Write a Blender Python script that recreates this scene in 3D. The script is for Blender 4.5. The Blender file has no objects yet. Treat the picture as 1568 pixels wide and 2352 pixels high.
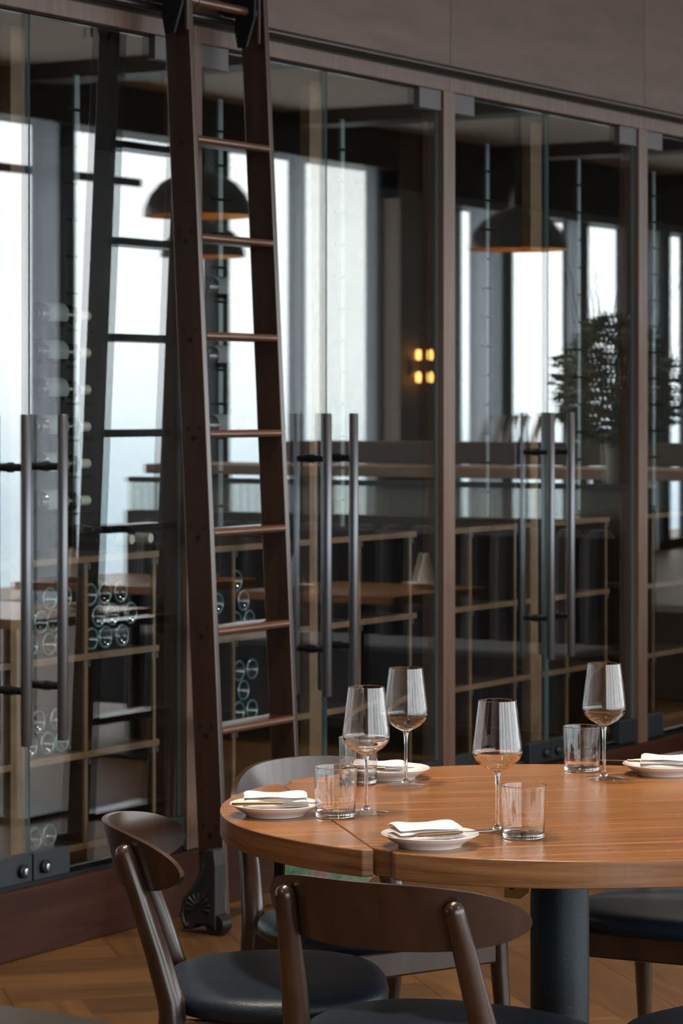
import bpy, bmesh, math, random
from mathutils import Vector, Matrix
R = math.radians
PI = math.pi
random.seed(7)
sc = bpy.context.scene
C = sc.collection
# ------------------------------------------------------------------ camera
CAM = Vector((0.0, -4.81, 1.51))
FPX = 6500.0
FW = Vector((0.8536, 0.5209, 0)); RT = Vector((0.5209, -0.8536, 0)); HY = 935.0
cd = bpy.data.cameras.new('camera'); cam = bpy.data.objects.new('camera', cd); C.objects.link(cam)
cam.location = CAM; cam.rotation_euler = (PI/2, 0, math.atan2(-0.8536, 0.5209))
cd.sensor_fit = 'AUTO'; cd.sensor_width = 36; cd.lens = FPX/2352*36
cd.shift_y = -(1176-HY)/2352
cd.clip_start = 0.05; cd.clip_end = 2000
cd.dof.use_dof = True; cd.dof.focus_distance = 5.15; cd.dof.aperture_fstop = 11
sc.camera = cam
# ------------------------------------------------------------------ view, sky, sun
sc.view_settings.view_transform = 'Standard'; sc.view_settings.look = 'None'
sc.view_settings.gamma = 1; sc.view_settings.use_curve_mapping = False
sc.view_settings.exposure = 0.3
SKY = 5.6
w = bpy.data.worlds.new('sky'); sc.world = w; w.use_nodes = True
nt = w.node_tree; N = nt.nodes; L = nt.links; N.clear()
out = N.new('ShaderNodeOutputWorld'); bg = N.new('ShaderNodeBackground'); tc = N.new('ShaderNodeTexCoord')
sep = N.new('ShaderNodeSeparateXYZ'); L.new(tc.outputs['Generated'], sep.inputs[0])
noi = N.new('ShaderNodeTexNoise'); noi.inputs['Scale'].default_value = 3.0; noi.inputs['Detail'].default_value = 5
mp = N.new('ShaderNodeMapping'); mp.inputs['Scale'].default_value = (1, 1, 3.5)
L.new(tc.outputs['Generated'], mp.inputs[0]); L.new(mp.outputs[0], noi.inputs['Vector'])
ramp = N.new('ShaderNodeValToRGB'); e = ramp.color_ramp.elements
e[0].position = 0.0; e[0].color = (.52, .55, .57, 1)
e[1].position = 1.0; e[1].color = (.98, .99, 1.0, 1)
for p, c in ((.44, (.50, .55, .58, 1)), (.482, (.50, .61, .68, 1)), (.494, (.66, .76, .82, 1)), (.502, (.84, .90, .93, 1)), (.54, (.92, .95, .97, 1))):
    k = e.new(p); k.color = c
ma = N.new('ShaderNodeMath'); ma.operation = 'MULTIPLY_ADD'; ma.inputs[1].default_value = .5; ma.inputs[2].default_value = .5
L.new(sep.outputs[2], ma.inputs[0]); L.new(ma.outputs[0], ramp.inputs[0])
mr = N.new('ShaderNodeMapRange'); mr.inputs[1].default_value = .3; mr.inputs[2].default_value = .7; mr.inputs[3].default_value = .82; mr.inputs[4].default_value = 1.05
L.new(noi.outputs[0], mr.inputs[0])
vm = N.new('ShaderNodeVectorMath'); vm.operation = 'SCALE'; L.new(ramp.outputs[0], vm.inputs[0]); L.new(mr.outputs[0], vm.inputs['Scale'])
L.new(vm.outputs[0], bg.inputs[0]); bg.inputs[1].default_value = SKY; L.new(bg.outputs[0], out.inputs[0])
cy = sc.cycles
cy.use_denoising = True; cy.max_bounces = 10; cy.diffuse_bounces = 4; cy.glossy_bounces = 5
cy.transmission_bounces = 10; cy.transparent_max_bounces = 20; cy.sample_clamp_indirect = 6.0
cy.caustics_reflective = False; cy.caustics_refractive = True; cy.blur_glossy = 1.0; cy.use_adaptive_sampling = False
CEIL = 3.95

def portal(x0, x1, y, z0, z1):
    l = bpy.data.lights.new('window_portal', 'AREA'); l.shape = 'RECTANGLE'; l.size = x1-x0; l.size_y = z1-z0
    l.cycles.is_portal = True
    o = bpy.data.objects.new('window_portal', l); C.objects.link(o)
    o.location = ((x0+x1)/2, y, (z0+z1)/2); o.rotation_euler = (PI/2, 0, 0)
for a, b in ((-4.8, 5), (5, 14), (14, 23.5)):
    portal(a, b, -7.72, .05, 3.6)
portal(23.5, 41, -7.72, .05, 3.35)

# ------------------------------------------------------------------ pixel helpers (photo pixel -> real point)
def ray(px, py): return FW + RT*((px-784)/FPX) + Vector((0, 0, (HY-py)/FPX))
def onY(px, py, y=0.0):
    r = ray(px, py); return CAM + r*((y-CAM.y)/r.y)
def onZ(px, py, z=0.0):
    r = ray(px, py); return CAM + r*((z-CAM.z)/r.z)
def cw(a, b, z=0.0):                      # right offset, depth -> world
    p = CAM + RT*a + FW*b; p.z = z; return p
def cdir(a, b):                           # facing in camera plan -> rotation of a thing whose front is +Y
    v = RT*a + FW*b; return math.atan2(v.y, v.x) - PI/2
def XW(px, y=0.0): return onY(px, HY, y).x

# ------------------------------------------------------------------ materials
MATS = {}
def nodes(name):
    m = bpy.data.materials.new(name); m.use_nodes = True; t = m.node_tree
    MATS[name] = m; return m, t, t.nodes['Principled BSDF']
def pset(b, **k):
    for a, v in k.items(): b.inputs[a.replace('_', ' ')].default_value = v
def plain(name, col, rough=.5, metal=0., spec=.5, **k):
    m, t, b = nodes(name); pset(b, Base_Color=(*col, 1), Roughness=rough, Metallic=metal)
    b.inputs['Specular IOR Level'].default_value = spec
    for a, v in k.items(): b.inputs[a.replace('_', ' ')].default_value = v
    return m
def wood(name, c1, c2, rough=.4, scale=(1, 14, 14), coat=0., var=0., bump=.05, fine=1.0, spec=.5, objrand=True):
    m, t, b = nodes(name); n = t.nodes; l = t.links
    tc = n.new('ShaderNodeTexCoord'); mp = n.new('ShaderNodeMapping'); mp.inputs['Scale'].default_value = scale
    oi = n.new('ShaderNodeObjectInfo')
    off = n.new('ShaderNodeVectorMath'); off.operation = 'SCALE'; off.inputs[0].default_value = (13, 7, 5)
    l.new(oi.outputs['Random'], off.inputs['Scale']); l.new(off.outputs[0], mp.inputs['Location'])
    l.new(tc.outputs['Object'], mp.inputs[0])
    n1 = n.new('ShaderNodeTexNoise'); n1.inputs['Scale'].default_value = 2.2*fine; n1.inputs['Detail'].default_value = 8; n1.inputs['Roughness'].default_value = .62; n1.inputs['Distortion'].default_value = .6
    l.new(mp.outputs[0], n1.inputs['Vector'])
    r = n.new('ShaderNodeValToRGB'); r.color_ramp.elements[0].position = .32; r.color_ramp.elements[1].position = .68
    r.color_ramp.elements[0].color = (*c1, 1); r.color_ramp.elements[1].color = (*c2, 1); l.new(n1.outputs[0], r.inputs[0])
    col = r.outputs[0]
    if var:
        mr = n.new('ShaderNodeMapRange'); mr.inputs[3].default_value = 1-var; mr.inputs[4].default_value = 1+var
        l.new(oi.outputs['Random'], mr.inputs[0]); v = n.new('ShaderNodeVectorMath'); v.operation = 'SCALE'
        l.new(col, v.inputs[0]); l.new(mr.outputs[0], v.inputs['Scale']); col = v.outputs[0]
    l.new(col, b.inputs['Base Color'])
    n2 = n.new('ShaderNodeTexNoise'); n2.inputs['Scale'].default_value = 9*fine; n2.inputs['Detail'].default_value = 4; l.new(mp.outputs[0], n2.inputs['Vector'])
    bp = n.new('ShaderNodeBump'); bp.inputs['Strength'].default_value = bump; bp.inputs['Distance'].default_value = .002
    l.new(n2.outputs[0], bp.inputs['Height']); l.new(bp.outputs[0], b.inputs['Normal'])
    pset(b, Roughness=rough, Coat_Weight=coat, Coat_Roughness=.15); b.inputs['Specular IOR Level'].default_value = spec
    return m
wood('walnut', (.19, .070, .018), (.40, .172, .052), .27, (.7, 28, 28), coat=.12, spec=.42, bump=.03)
wood('walnut_edge', (.12, .046, .015), (.38, .175, .070), .34, (1.5, 1.5, 30), coat=.1, bump=.05)
wood('chair_wood', (.022, .0105, .0065), (.056, .026, .0155), .30, (10, 10, 2), coat=.35, bump=.04)
wood('ladder_wood', (.020, .0085, .005), (.045, .020, .011), .28, (14, 14, 1.0), coat=.35, bump=.04)
wood('wall_wood', (.066, .037, .026), (.105, .062, .045), .42, (.9, 3, 5), bump=.03, var=.06, fine=1.3)
wood('post_wood', (.085, .050, .036), (.130, .082, .062), .38, (20, 20, 1.2), bump=.04)
wood('plinth_wood', (.022, .0065, .0035), (.044, .015, .009), .5, (1, 5, 9), bump=.03, spec=.15)
wood('floor_oak', (.066, .028, .007), (.135, .061, .017), .42, (1.2, 12, 12), var=.28, bump=.12, fine=.9)
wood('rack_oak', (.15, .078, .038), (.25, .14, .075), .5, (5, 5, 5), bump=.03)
wood('rack_shaded', (.030, .017, .010), (.062, .036, .022), .5, (6, 6, 1.5), bump=.03, var=.35)  # darker copy of the rack wood, shade inside the racks put into colour
wood('beam_wood', (.028, .015, .009), (.050, .028, .018), .5, (1, 6, 6), bump=.02)
wood('oak_bar', (.26, .15, .085), (.38, .235, .14), .45, (3, 3, 8), bump=.02)
def leather():
    m, t, b = nodes('leather'); n = t.nodes; l = t.links
    tc = n.new('ShaderNodeTexCoord'); v = n.new('ShaderNodeTexVoronoi'); v.inputs['Scale'].default_value = 420
    l.new(tc.outputs['Object'], v.inputs['Vector'])
    bp = n.new('ShaderNodeBump'); bp.inputs['Strength'].default_value = .35; bp.inputs['Distance'].default_value = .0008
    l.new(v.outputs['Distance'], bp.inputs['Height'])
    n2 = n.new('ShaderNodeTexNoise'); n2.inputs['Scale'].default_value = 14; n2.inputs['Detail'].default_value = 5; l.new(tc.outputs['Object'], n2.inputs['Vector'])
    r = n.new('ShaderNodeValToRGB'); r.color_ramp.elements[0].color = (.004, .010, .019, 1); r.color_ramp.elements[1].color = (.010, .020, .034, 1)
    l.new(n2.outputs[0], r.inputs[0]); l.new(r.outputs[0], b.inputs['Base Color']); l.new(bp.outputs[0], b.inputs['Normal'])
    pset(b, Roughness=.42)
leather()
def blue_steel():
    m, t, b = nodes('speckled_steel'); n = t.nodes; l = t.links
    tc = n.new('ShaderNodeTexCoord'); v = n.new('ShaderNodeTexNoise'); v.inputs['Scale'].default_value = 260; v.inputs['Detail'].default_value = 2
    l.new(tc.outputs['Object'], v.inputs['Vector'])
    r = n.new('ShaderNodeValToRGB'); r.color_ramp.elements[0].position = .66; r.color_ramp.elements[1].position = .78
    r.color_ramp.elements[0].color = (.012, .022, .030, 1); r.color_ramp.elements[1].color = (.09, .15, .19, 1)
    l.new(v.outputs[0], r.inputs[0]); l.new(r.outputs[0], b.inputs['Base Color']); pset(b, Roughness=.42, Metallic=.3)
blue_steel()
def chromate():
    m, t, b = nodes('passivated_zinc'); n = t.nodes; l = t.links
    tc = n.new('ShaderNodeTexCoord'); v = n.new('ShaderNodeTexNoise'); v.inputs['Scale'].default_value = 22; v.inputs['Detail'].default_value = 9; v.inputs['Roughness'].default_value = .72
    l.new(tc.outputs['Object'], v.inputs['Vector'])
    r = n.new('ShaderNodeValToRGB'); e = r.color_ramp.elements
    e[0].position = .36; e[0].color = (.12, .33, .14, 1); e[1].position = .68; e[1].color = (.70, .22, .25, 1)
    for p, c in ((.45, (.25, .52, .27, 1)), (.52, (.48, .62, .38, 1)), (.57, (.75, .35, .34, 1))):
        k = e.new(p); k.color = c
    l.new(v.outputs[0], r.inputs[0]); l.new(r.outputs[0], b.inputs['Base Color']); pset(b, Roughness=.5, Metallic=.1)
chromate()
plain('black_metal', (.010, .012, .014), .38, .5)
plain('cast_iron', (.012, .013, .015), .5, .3)
plain('iron_relief', (.03, .032, .035), .4, .4)
plain('gray_metal', (.085, .08, .084), .45, .4)
plain('dark_clamp', (.014, .020, .026), .45, .3)
plain('handle_metal', (.13, .135, .15), .32, .7)
plain('rail_steel', (.07, .065, .065), .3, .9)
plain('steel', (.55, .56, .58), .22, 1.)
plain('brass', (.55, .38, .14), .3, 1.)
plain('bronze', (.20, .11, .055), .28, 1.)
plain('copper_wood', (.085, .036, .020), .3, 0., Coat_Weight=.4)
plain('pendant_bronze', (.05, .034, .024), .3, .8)
plain('pendant_gold', (.85, .42, .07), .4, .6)
plain('bottle_glass', (.004, .007, .007), .06, 0., .8, Coat_Weight=.5)
plain('bottle_ring', (.06, .125, .14), .16, 0., .9, Coat_Weight=.8)
plain('capsule', (.62, .60, .50), .4)
plain('purple_capsule', (.05, .015, .06), .4)
plain('label_paper', (.30, .32, .32), .7)
plain('label_cream', (.58, .55, .40), .7)
plain('porcelain', (.86, .86, .86), .12, 0., .5, Coat_Weight=.5)
plain('ceiling_paint', (.84, .76, .65), .9)
plain('dark_wall', (.012, .008, .006), .7)
plain('wall_dark_wood', (.075, .038, .020), .5)
plain('wall_tan', (.24, .175, .135), .7)
plain('mullion', (.030, .030, .032), .5, .3)
plain('carpet', (.03, .028, .03), .9)
plain('blue_velvet', (.012, .022, .045), .75, Sheen_Weight=.5)
plain('ceramic', (.52, .46, .38), .55)
plain('leaf', (.11, .13, .045), .55)
plain('leaf_brown', (.30, .18, .05), .6)
plain('twig', (.06, .042, .03), .8)
plain('wax', (.8, .8, .78), .5)
plain('acrylic', (.26, .29, .30), .25)
def cloth(name, col, sc_=900, b_=.3, transl=0.):
    m, t, b = nodes(name); n = t.nodes; l = t.links
    tc = n.new('ShaderNodeTexCoord'); v = n.new('ShaderNodeTexNoise'); v.inputs['Scale'].default_value = sc_; l.new(tc.outputs['Object'], v.inputs['Vector'])
    bp = n.new('ShaderNodeBump'); bp.inputs['Strength'].default_value = b_; bp.inputs['Distance'].default_value = .0006
    l.new(v.outputs[0], bp.inputs['Height']); l.new(bp.outputs[0], b.inputs['Normal']); pset(b, Base_Color=(*col, 1), Roughness=.9, Sheen_Weight=.2)
    if name == 'sheer':
            tp = n.new('ShaderNodeBsdfTransparent'); tp.inputs[0].default_value = (.97, .97, .95, 1); m2 = n.new('ShaderNodeMixShader'); m2.inputs[0].default_value = .8
            b2 = n.new('ShaderNodeBsdfTranslucent'); b2.inputs[0].default_value = (*col, 1); l.new(b2.outputs[0], m2.inputs[1]); l.new(tp.outputs[0], m2.inputs[2]); l.new(m2.outputs[0], n['Material Output'].inputs[0])
    elif transl:
        tr = n.new('ShaderNodeBsdfTranslucent'); tr.inputs[0].default_value = (*col, 1); mx = n.new('ShaderNodeMixShader'); mx.inputs[0].default_value = transl
        l.new(b.outputs[0], mx.inputs[1]); l.new(tr.outputs[0], mx.inputs[2]); l.new(mx.outputs[0], n['Material Output'].inputs[0])
cloth('linen', (.88, .82, .78)); cloth('curtain_gray', (.80, .83, .86), transl=.78); cloth('sheer', (.85, .84, .81), transl=.6)
def emit(name, col, s):
    m = bpy.data.materials.new(name); m.use_nodes = True; n = m.node_tree.nodes; n.clear()
    o = n.new('ShaderNodeOutputMaterial'); e = n.new('ShaderNodeEmission'); e.inputs[0].default_value = (*col, 1); e.inputs[1].default_value = s
    m.node_tree.links.new(e.outputs[0], o.inputs[0]); MATS[name] = m
emit('lamp_warm', (1, .72, .42), 30); emit('sconce_glow', (1, .45, .10), 14); emit('pendant_bulb', (1, .62, .28), 30)
def thin_glass(name, tint=(.93, .97, .965), f0=.045):
    m = bpy.data.materials.new(name); m.use_nodes = True; t = m.node_tree; n = t.nodes; l = t.links; n.clear(); MATS[name] = m
    o = n.new('ShaderNodeOutputMaterial'); g = n.new('ShaderNodeNewGeometry'); d = n.new('ShaderNodeVectorMath'); d.operation = 'DOT_PRODUCT'
    l.new(g.outputs['Incoming'], d.inputs[0]); l.new(g.outputs['Normal'], d.inputs[1])
    a = n.new('ShaderNodeMath'); a.operation = 'ABSOLUTE'; l.new(d.outputs['Value'], a.inputs[0])
    s = n.new('ShaderNodeMath'); s.operation = 'SUBTRACT'; s.inputs[0].default_value = 1; l.new(a.outputs[0], s.inputs[1])
    p = n.new('ShaderNodeMath'); p.operation = 'POWER'; p.inputs[1].default_value = 5; l.new(s.outputs[0], p.inputs[0])
    q = n.new('ShaderNodeMath'); q.operation = 'MULTIPLY_ADD'; q.inputs[1].default_value = 1-f0; q.inputs[2].default_value = f0; l.new(p.outputs[0], q.inputs[0])
    tr = n.new('ShaderNodeBsdfTransparent'); tr.inputs[0].default_value = (*tint, 1)
    gl = n.new('ShaderNodeBsdfGlossy'); gl.inputs['Roughness'].default_value = 0.0; gl.inputs[0].default_value = (1, 1, 1, 1)
    mx = n.new('ShaderNodeMixShader'); l.new(q.outputs[0], mx.inputs[0]); l.new(tr.outputs[0], mx.inputs[1]); l.new(gl.outputs[0], mx.inputs[2]); l.new(mx.outputs[0], o.inputs[0])
thin_glass('pane_glass', f0=.105); thin_glass('stem_glass_thin', (.99, .99, .99), .055)
plain('glass_edge', (.14, .22, .23), .15, 0., .8)
def solid_glass():
    m, t, b = nodes('stem_glass_solid'); pset(b, Base_Color=(1, 1, 1, 1), Roughness=0., IOR=1.47, Transmission_Weight=1.)
solid_glass()
M = MATS

# ------------------------------------------------------------------ object helpers
def tag(o, label=None, cat=None, group=None, kind=None):
    if label: o['label'] = label
    if cat: o['category'] = cat
    if group: o['group'] = group
    if kind: o['kind'] = kind
    return o
def link(name, me, parent=None, loc=None, rot=None):
    o = bpy.data.objects.new(name, me); C.objects.link(o)
    if parent: o.parent = parent
    if loc is not None: o.location = loc
    if rot is not None: o.rotation_euler = rot
    return o
def empty(name, loc=(0, 0, 0), rz=0., **k):
    o = bpy.data.objects.new(name, None); C.objects.link(o); o.location = loc; o.rotation_euler = (0, 0, rz); o.empty_display_size = .05
    return tag(o, **k)
def fin(bm, name, mat, parent=None, smooth=False, bevel=0., loc=None, rot=None, seg=2, ang=35):
    me = bpy.data.meshes.new(name); bmesh.ops.recalc_face_normals(bm, faces=bm.faces[:]); bm.to_mesh(me); bm.free()
    for mm in (mat if isinstance(mat, (list, tuple)) else [mat]): me.materials.append(M[mm])
    if smooth:
        for p in me.polygons: p.use_smooth = True
        try: me.set_sharp_from_angle(angle=R(ang))
        except Exception: pass
    o = link(name, me, parent, loc, rot)
    if bevel:
        b = o.modifiers.new('bevel', 'BEVEL'); b.width = bevel; b.segments = seg; b.limit_method = 'ANGLE'; b.angle_limit = R(40)
    return o
def box(bm, x0, x1, y0, y1, z0, z1, mi=0):
    vs = [bm.verts.new(p) for p in ((x0, y0, z0), (x1, y0, z0), (x1, y1, z0), (x0, y1, z0), (x0, y0, z1), (x1, y0, z1), (x1, y1, z1), (x0, y1, z1))]
    fs = [bm.faces.new([vs[i] for i in f]) for f in ((0, 3, 2, 1), (4, 5, 6, 7), (0, 1, 5, 4), (1, 2, 6, 5), (2, 3, 7, 6), (3, 0, 4, 7))]
    for f in fs: f.material_index = mi
    return fs
def BX(name, mat, x0, x1, y0, y1, z0, z1, parent=None, bevel=0., **k):
    """box object with its origin at its own centre"""
    cx, cy_, cz = (x0+x1)/2, (y0+y1)/2, (z0+z1)/2; bm = bmesh.new()
    box(bm, x0-cx, x1-cx, y0-cy_, y1-cy_, z0-cz, z1-cz)
    return fin(bm, name, mat, parent, bevel=bevel, loc=(cx, cy_, cz), **k)
def smooth_prof(p, k=5):
    o = []
    for i in range(len(p)-1):
        a, b, c, d = p[max(i-1, 0)], p[i], p[i+1], p[min(i+2, len(p)-1)]
        for j in range(k):
            t = j/k
            o.append(tuple(.5*((2*b[q])+(-a[q]+c[q])*t+(2*a[q]-5*b[q]+4*c[q]-d[q])*t*t+(-a[q]+3*b[q]-3*c[q]+d[q])*t**3) for q in (0, 1)))
    return o+[p[-1]]
def lathe(bm, prof, seg=32, mi=0, close=False):
    rings = []
    for r, z in prof:
        if r < 1e-6: rings.append([bm.verts.new((0, 0, z))])
        else: rings.append([bm.verts.new((r*math.cos(2*PI*i/seg), r*math.sin(2*PI*i/seg), z)) for i in range(seg)])
    prs = list(zip(rings, rings[1:])) + ([(rings[-1], rings[0])] if close else [])
    for a, b in prs:
        for i in range(seg):
            j = (i+1) % seg
            if len(a) == 1 and len(b) == 1: continue
            if len(a) == 1: f = bm.faces.new((a[0], b[j], b[i]))
            elif len(b) == 1: f = bm.faces.new((a[i], a[j], b[0]))
            else: f = bm.faces.new((a[i], a[j], b[j], b[i]))
            f.material_index = mi
def tube(bm, pts, rad, seg=12, mi=0, cap=True):
    pts = [Vector(p) for p in pts]; n = len(pts); rad = rad if isinstance(rad, (list, tuple)) else [rad]*n
    up = Vector((0, 0, 1)); rings = []; last = None
    for i, p in enumerate(pts):
        t = (pts[min(i+1, n-1)]-pts[max(i-1, 0)]).normalized()
        if last is None: a = t.cross(Vector((1, 0, 0)) if abs(t.x) < .9 else up).normalized()
        else: a = (last - t*last.dot(t)).normalized()
        last = a; b = t.cross(a)
        rings.append([bm.verts.new(p + (a*math.cos(2*PI*k/seg)+b*math.sin(2*PI*k/seg))*rad[i]) for k in range(seg)])
    for A, B in zip(rings, rings[1:]):
        for k in range(seg):
            f = bm.faces.new((A[k], A[(k+1) % seg], B[(k+1) % seg], B[k])); f.material_index = mi
    if cap:
        for rg in (rings[0], rings[-1]):
            f = bm.faces.new(rg); f.material_index = mi
def roundtop(pts, rads, r_end, k=4):
    """append a hemispherical end to a tube path"""
    p = Vector(pts[-1]); d = (p-Vector(pts[-2])).normalized()
    P = list(pts); Q = list(rads)
    for i in range(1, k+1):
        a = i/k*PI/2*.97; P.append(p+d*r_end*math.sin(a)); Q.append(r_end*math.cos(a))
    return P, Q
def prism(bm, poly, z0, z1, mi=0):
    a = [bm.verts.new((x, y, z0)) for x, y in poly]; b = [bm.verts.new((x, y, z1)) for x, y in poly]
    n = len(poly)
    for f in [bm.faces.new(a[::-1]), bm.faces.new(b)]+[bm.faces.new((a[i], a[(i+1) % n], b[(i+1) % n], b[i])) for i in range(n)]: f.material_index = mi
def copy_tree(o, parent=None):
    c = o.copy(); C.objects.link(c); c.parent = parent
    for ch in o.children[:]: copy_tree(ch, c)
    return c

# ================================================================== STRUCTURE
XL, XR = -5.0, 42.0
MOD = 1.56
XP = [XW(432), XW(1024), XW(1467)]
XP0 = XP[1]-.021                                             # centre of the post at px 1024
posts = [XP0 + MOD*k for k in range(-9, 22)]
# floor: sub-floor slab + herringbone oak boards where the floor is seen
fl = BX('floor', 'floor_oak', XL, XR, -10, 0.0, -.10, -.006); tag(fl, kind='structure')
pw, pl = .18, .90
def plank_mesh():
    bm = bmesh.new(); box(bm, -pl/2+.0006, pl/2-.0006, -pw/2+.0006, pw/2-.0006, -.012, 0)
    o = fin(bm, 'plank', 'floor_oak', fl, bevel=0); return o
proto = plank_mesh(); pm = proto.data; proto_used = False
fl_inv = Matrix.Translation(fl.location).inverted()
cnt = 0
c45 = math.cos(PI/4)
cands = []
for i in range(-60, 60):
    for j in range(-14, 14):
        # herringbone unit: step (w,w)... in the 45-degree frame
        for kind in (0, 1):
            if kind == 0: u, v, r = i*pw + j*2*pl*0, i*pw, 0
            bu = i*pw + j*(2*pl); bv = i*pw
            for row in (0,):
                if kind == 0: cx, cy_, rr = bu+pl/2, bv+pw/2, 0
                else: cx, cy_, rr = bu+pl+pw/2, bv+pl/2-pl+pw, PI/2
                X = c45*(cx-cy_)+6.45; Y = c45*(cx+cy_)-.086-.02
                cands.append((X, Y, rr+PI/4))
sel = []
for X, Y, rr in cands:
    for dv in range(-3, 4):
        pass
    P = Vector((X, Y, 0))-CAM
    z = P.dot(FW)
    if z < 3: continue
    px = 784+FPX*P.dot(RT)/z; py = HY+FPX*1.51/z
    if -450 < px < 1950 and 1900 < py < 2750 and Y < .35: sel.append((z, X, Y, rr))
sel.sort()
for z, X, Y, rr in sel[:300]:
    o = proto if not proto_used else link('plank', pm, fl); proto_used = True
    o.location = fl_inv @ Vector((X, Y, random.uniform(-.0009, 0))); o.rotation_euler = (0, 0, rr)

tag(BX('ceiling', 'ceiling_paint', XL, XR, -10, 0.0, CEIL, CEIL+.1), kind='structure')
tag(BX('wall_left', 'wall_wood', XL-.1, XL, -10, 2.6, 0, CEIL), kind='structure')
tag(BX('wall_right', 'wall_dark_wood', XR, XR+.1, -10, 2.6, 0, CEIL), kind='structure')
# beams across the ceiling
for k, x in enumerate((-2.3, 1.4, 5.1, 8.8, 12.5, 16.2, 19.9, 23.6, 27.3, 31, 34.7, 38.4)):
    tag(BX('trim_%d' % (k+1), 'beam_wood', x-.17, x+.17, -7.79, -.03, CEIL-.12, CEIL+.01, bevel=.004), kind='structure')
# wine-cabinet front wall: plinth, posts, header, upper panels
wf = empty('wall_front', (0, 0, 0), kind='structure')
GB, GT = .215, 2.594
for a, b in zip(posts, posts[1:]):
    BX('panel', 'wall_wood', a+.0015, b-.0015, -.030, .0, 2.690, CEIL, wf, bevel=.002)
    BX('header', 'post_wood', a+.0008, b-.0008, -.026, .05, 2.602, 2.652, wf, bevel=.002)
BX('cornice', 'dark_wall', posts[0], posts[-1], -.012, .05, 2.650, 2.692, wf)
for x in posts:
    BX('post', 'post_wood', x-.040, x+.040, -.026, .06, .19, 2.603, wf, bevel=.002)
BX('upper_backing', 'dark_wall', posts[0], posts[-1], .0, .08, 2.6, CEIL, wf)
pb = BX('baseboard_front', 'plinth_wood', posts[0], posts[-1], -.030, .05, 0, .188, bevel=.003); tag(pb, kind='structure')
BX('sill_channel', 'black_metal', posts[0], posts[-1], -.010, .05, .188, .200, wf)
# wine room shell behind
wr = empty('wall_back', (0, 0, 0), kind='structure')
BX('wine_room_back', 'dark_wall', XL, XR, 2.45, 2.6, 0, 2.7, wr)
BX('wine_room_ceiling', 'dark_wall', XL, XR, .05, 2.6, 2.62, 2.7, wr)
BX('wine_room_floor', 'plinth_wood', XL, XR, .0, 2.6, .10, .19, wr)
# ladder rail tube
lr = empty('ladder_rail', (0, 0, 0), label='black steel ladder rail running along the wall above the glass doors', cat='rail')
bm = bmesh.new(); tube(bm, [(posts[0], -.060, 2.672), (posts[-1], -.060, 2.672)], .0125, 12); fin(bm, 'tube', 'rail_steel', lr, smooth=True)
for x in posts[3:14]:
    bm = bmesh.new(); tube(bm, [(x+.3, -.025, 2.672), (x+.3, -.058, 2.672)], .008, 8); fin(bm, 'rail_bracket', 'rail_steel', lr, smooth=True)

# ------------------------------------------------------------------ glass doors
def pane(x0, x1, z0, z1, parent, name='glass_pane', y0=-.006, y1=.006):
    bm = bmesh.new(); fs = box(bm, x0, x1, y0, y1, z0, z1)
    for i in (0, 1, 3, 5): fs[i].material_index = 1
    return fin(bm, name, ['pane_glass', 'glass_edge'], parent)
def clamp(name, mat, x0, x1, z0, z1, parent, yy=.016):
    return BX(name, mat, x0, x1, -yy, yy, z0, z1, parent, bevel=.002)
dn = 0
def door(xh, xg, zones):
    """xh hinge edge, xg meeting edge"""
    global dn
    dn += 1
    d = empty('door_%d' % dn, (0, 0, 0), kind='structure')
    x0, x1 = min(xh, xg), max(xh, xg); s = 1 if xg > xh else -1
    pane(x0, x1, GB, GT, d)
    clamp('top_hinge', 'gray_metal', min(xh, xh+s*.150), max(xh, xh+s*.150), GT-.062, GT+.008, d, .018)
    clamp('bottom_hinge', 'dark_clamp', min(xh, xh+s*.155), max(xh, xh+s*.155), GB-.012, GB+.075, d, .020)
    clamp('lock_rail', 'dark_clamp', min(xg, xg-s*.165), max(xg, xg-s*.165), GB-.012, GB+.062, d, .020)
    lx = xg-s*.045
    bm = bmesh.new(); lathe(bm, [(0, 0), (.019, 0), (.019, .010), (.015, .013), (0, .013)], 20)
    lk = fin(bm, 'lock', 'black_metal', d, smooth=True, loc=(lx, -.020, GB+.022), rot=(PI/2, 0, 0))
    bm = bmesh.new(); lathe(bm, [(0, .013), (.009, .013), (.009, .017), (0, .0185)], 16)
    fin(bm, 'lock_cylinder', 'steel', lk, smooth=True)
    hx = xg-s*.078
    h = empty('pull_handle', (hx, 0, 0)); h.parent = d
    for y in (-.060, .060):
        bm = bmesh.new(); tube(bm, [(0, y, .585), (0, y, .588), (0, y, 1.487), (0, y, 1.490)], [.013, .0150, .0150, .013], 20); fin(bm, 'bar', 'handle_metal', h, smooth=True)
    for z in (.735, 1.345):
        bm = bmesh.new(); tube(bm, [(0, -.058, z), (0, .058, z)], .0105, 14)
        tube(bm, [(0, -.014, z), (0, .014, z)], .014, 14); fin(bm, 'standoff', 'black_metal', h, smooth=True)
for k, (a, b) in enumerate(zip(posts, posts[1:])):
    if b < 3.0 or a > 17: 
        p = pane(a+.042, b-.042, GB, GT, wf, 'fixed_pane'); continue
    m_ = (a+b)/2
    door(a+.044, m_-.004, None); door(b-.044, m_+.004, None)

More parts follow.
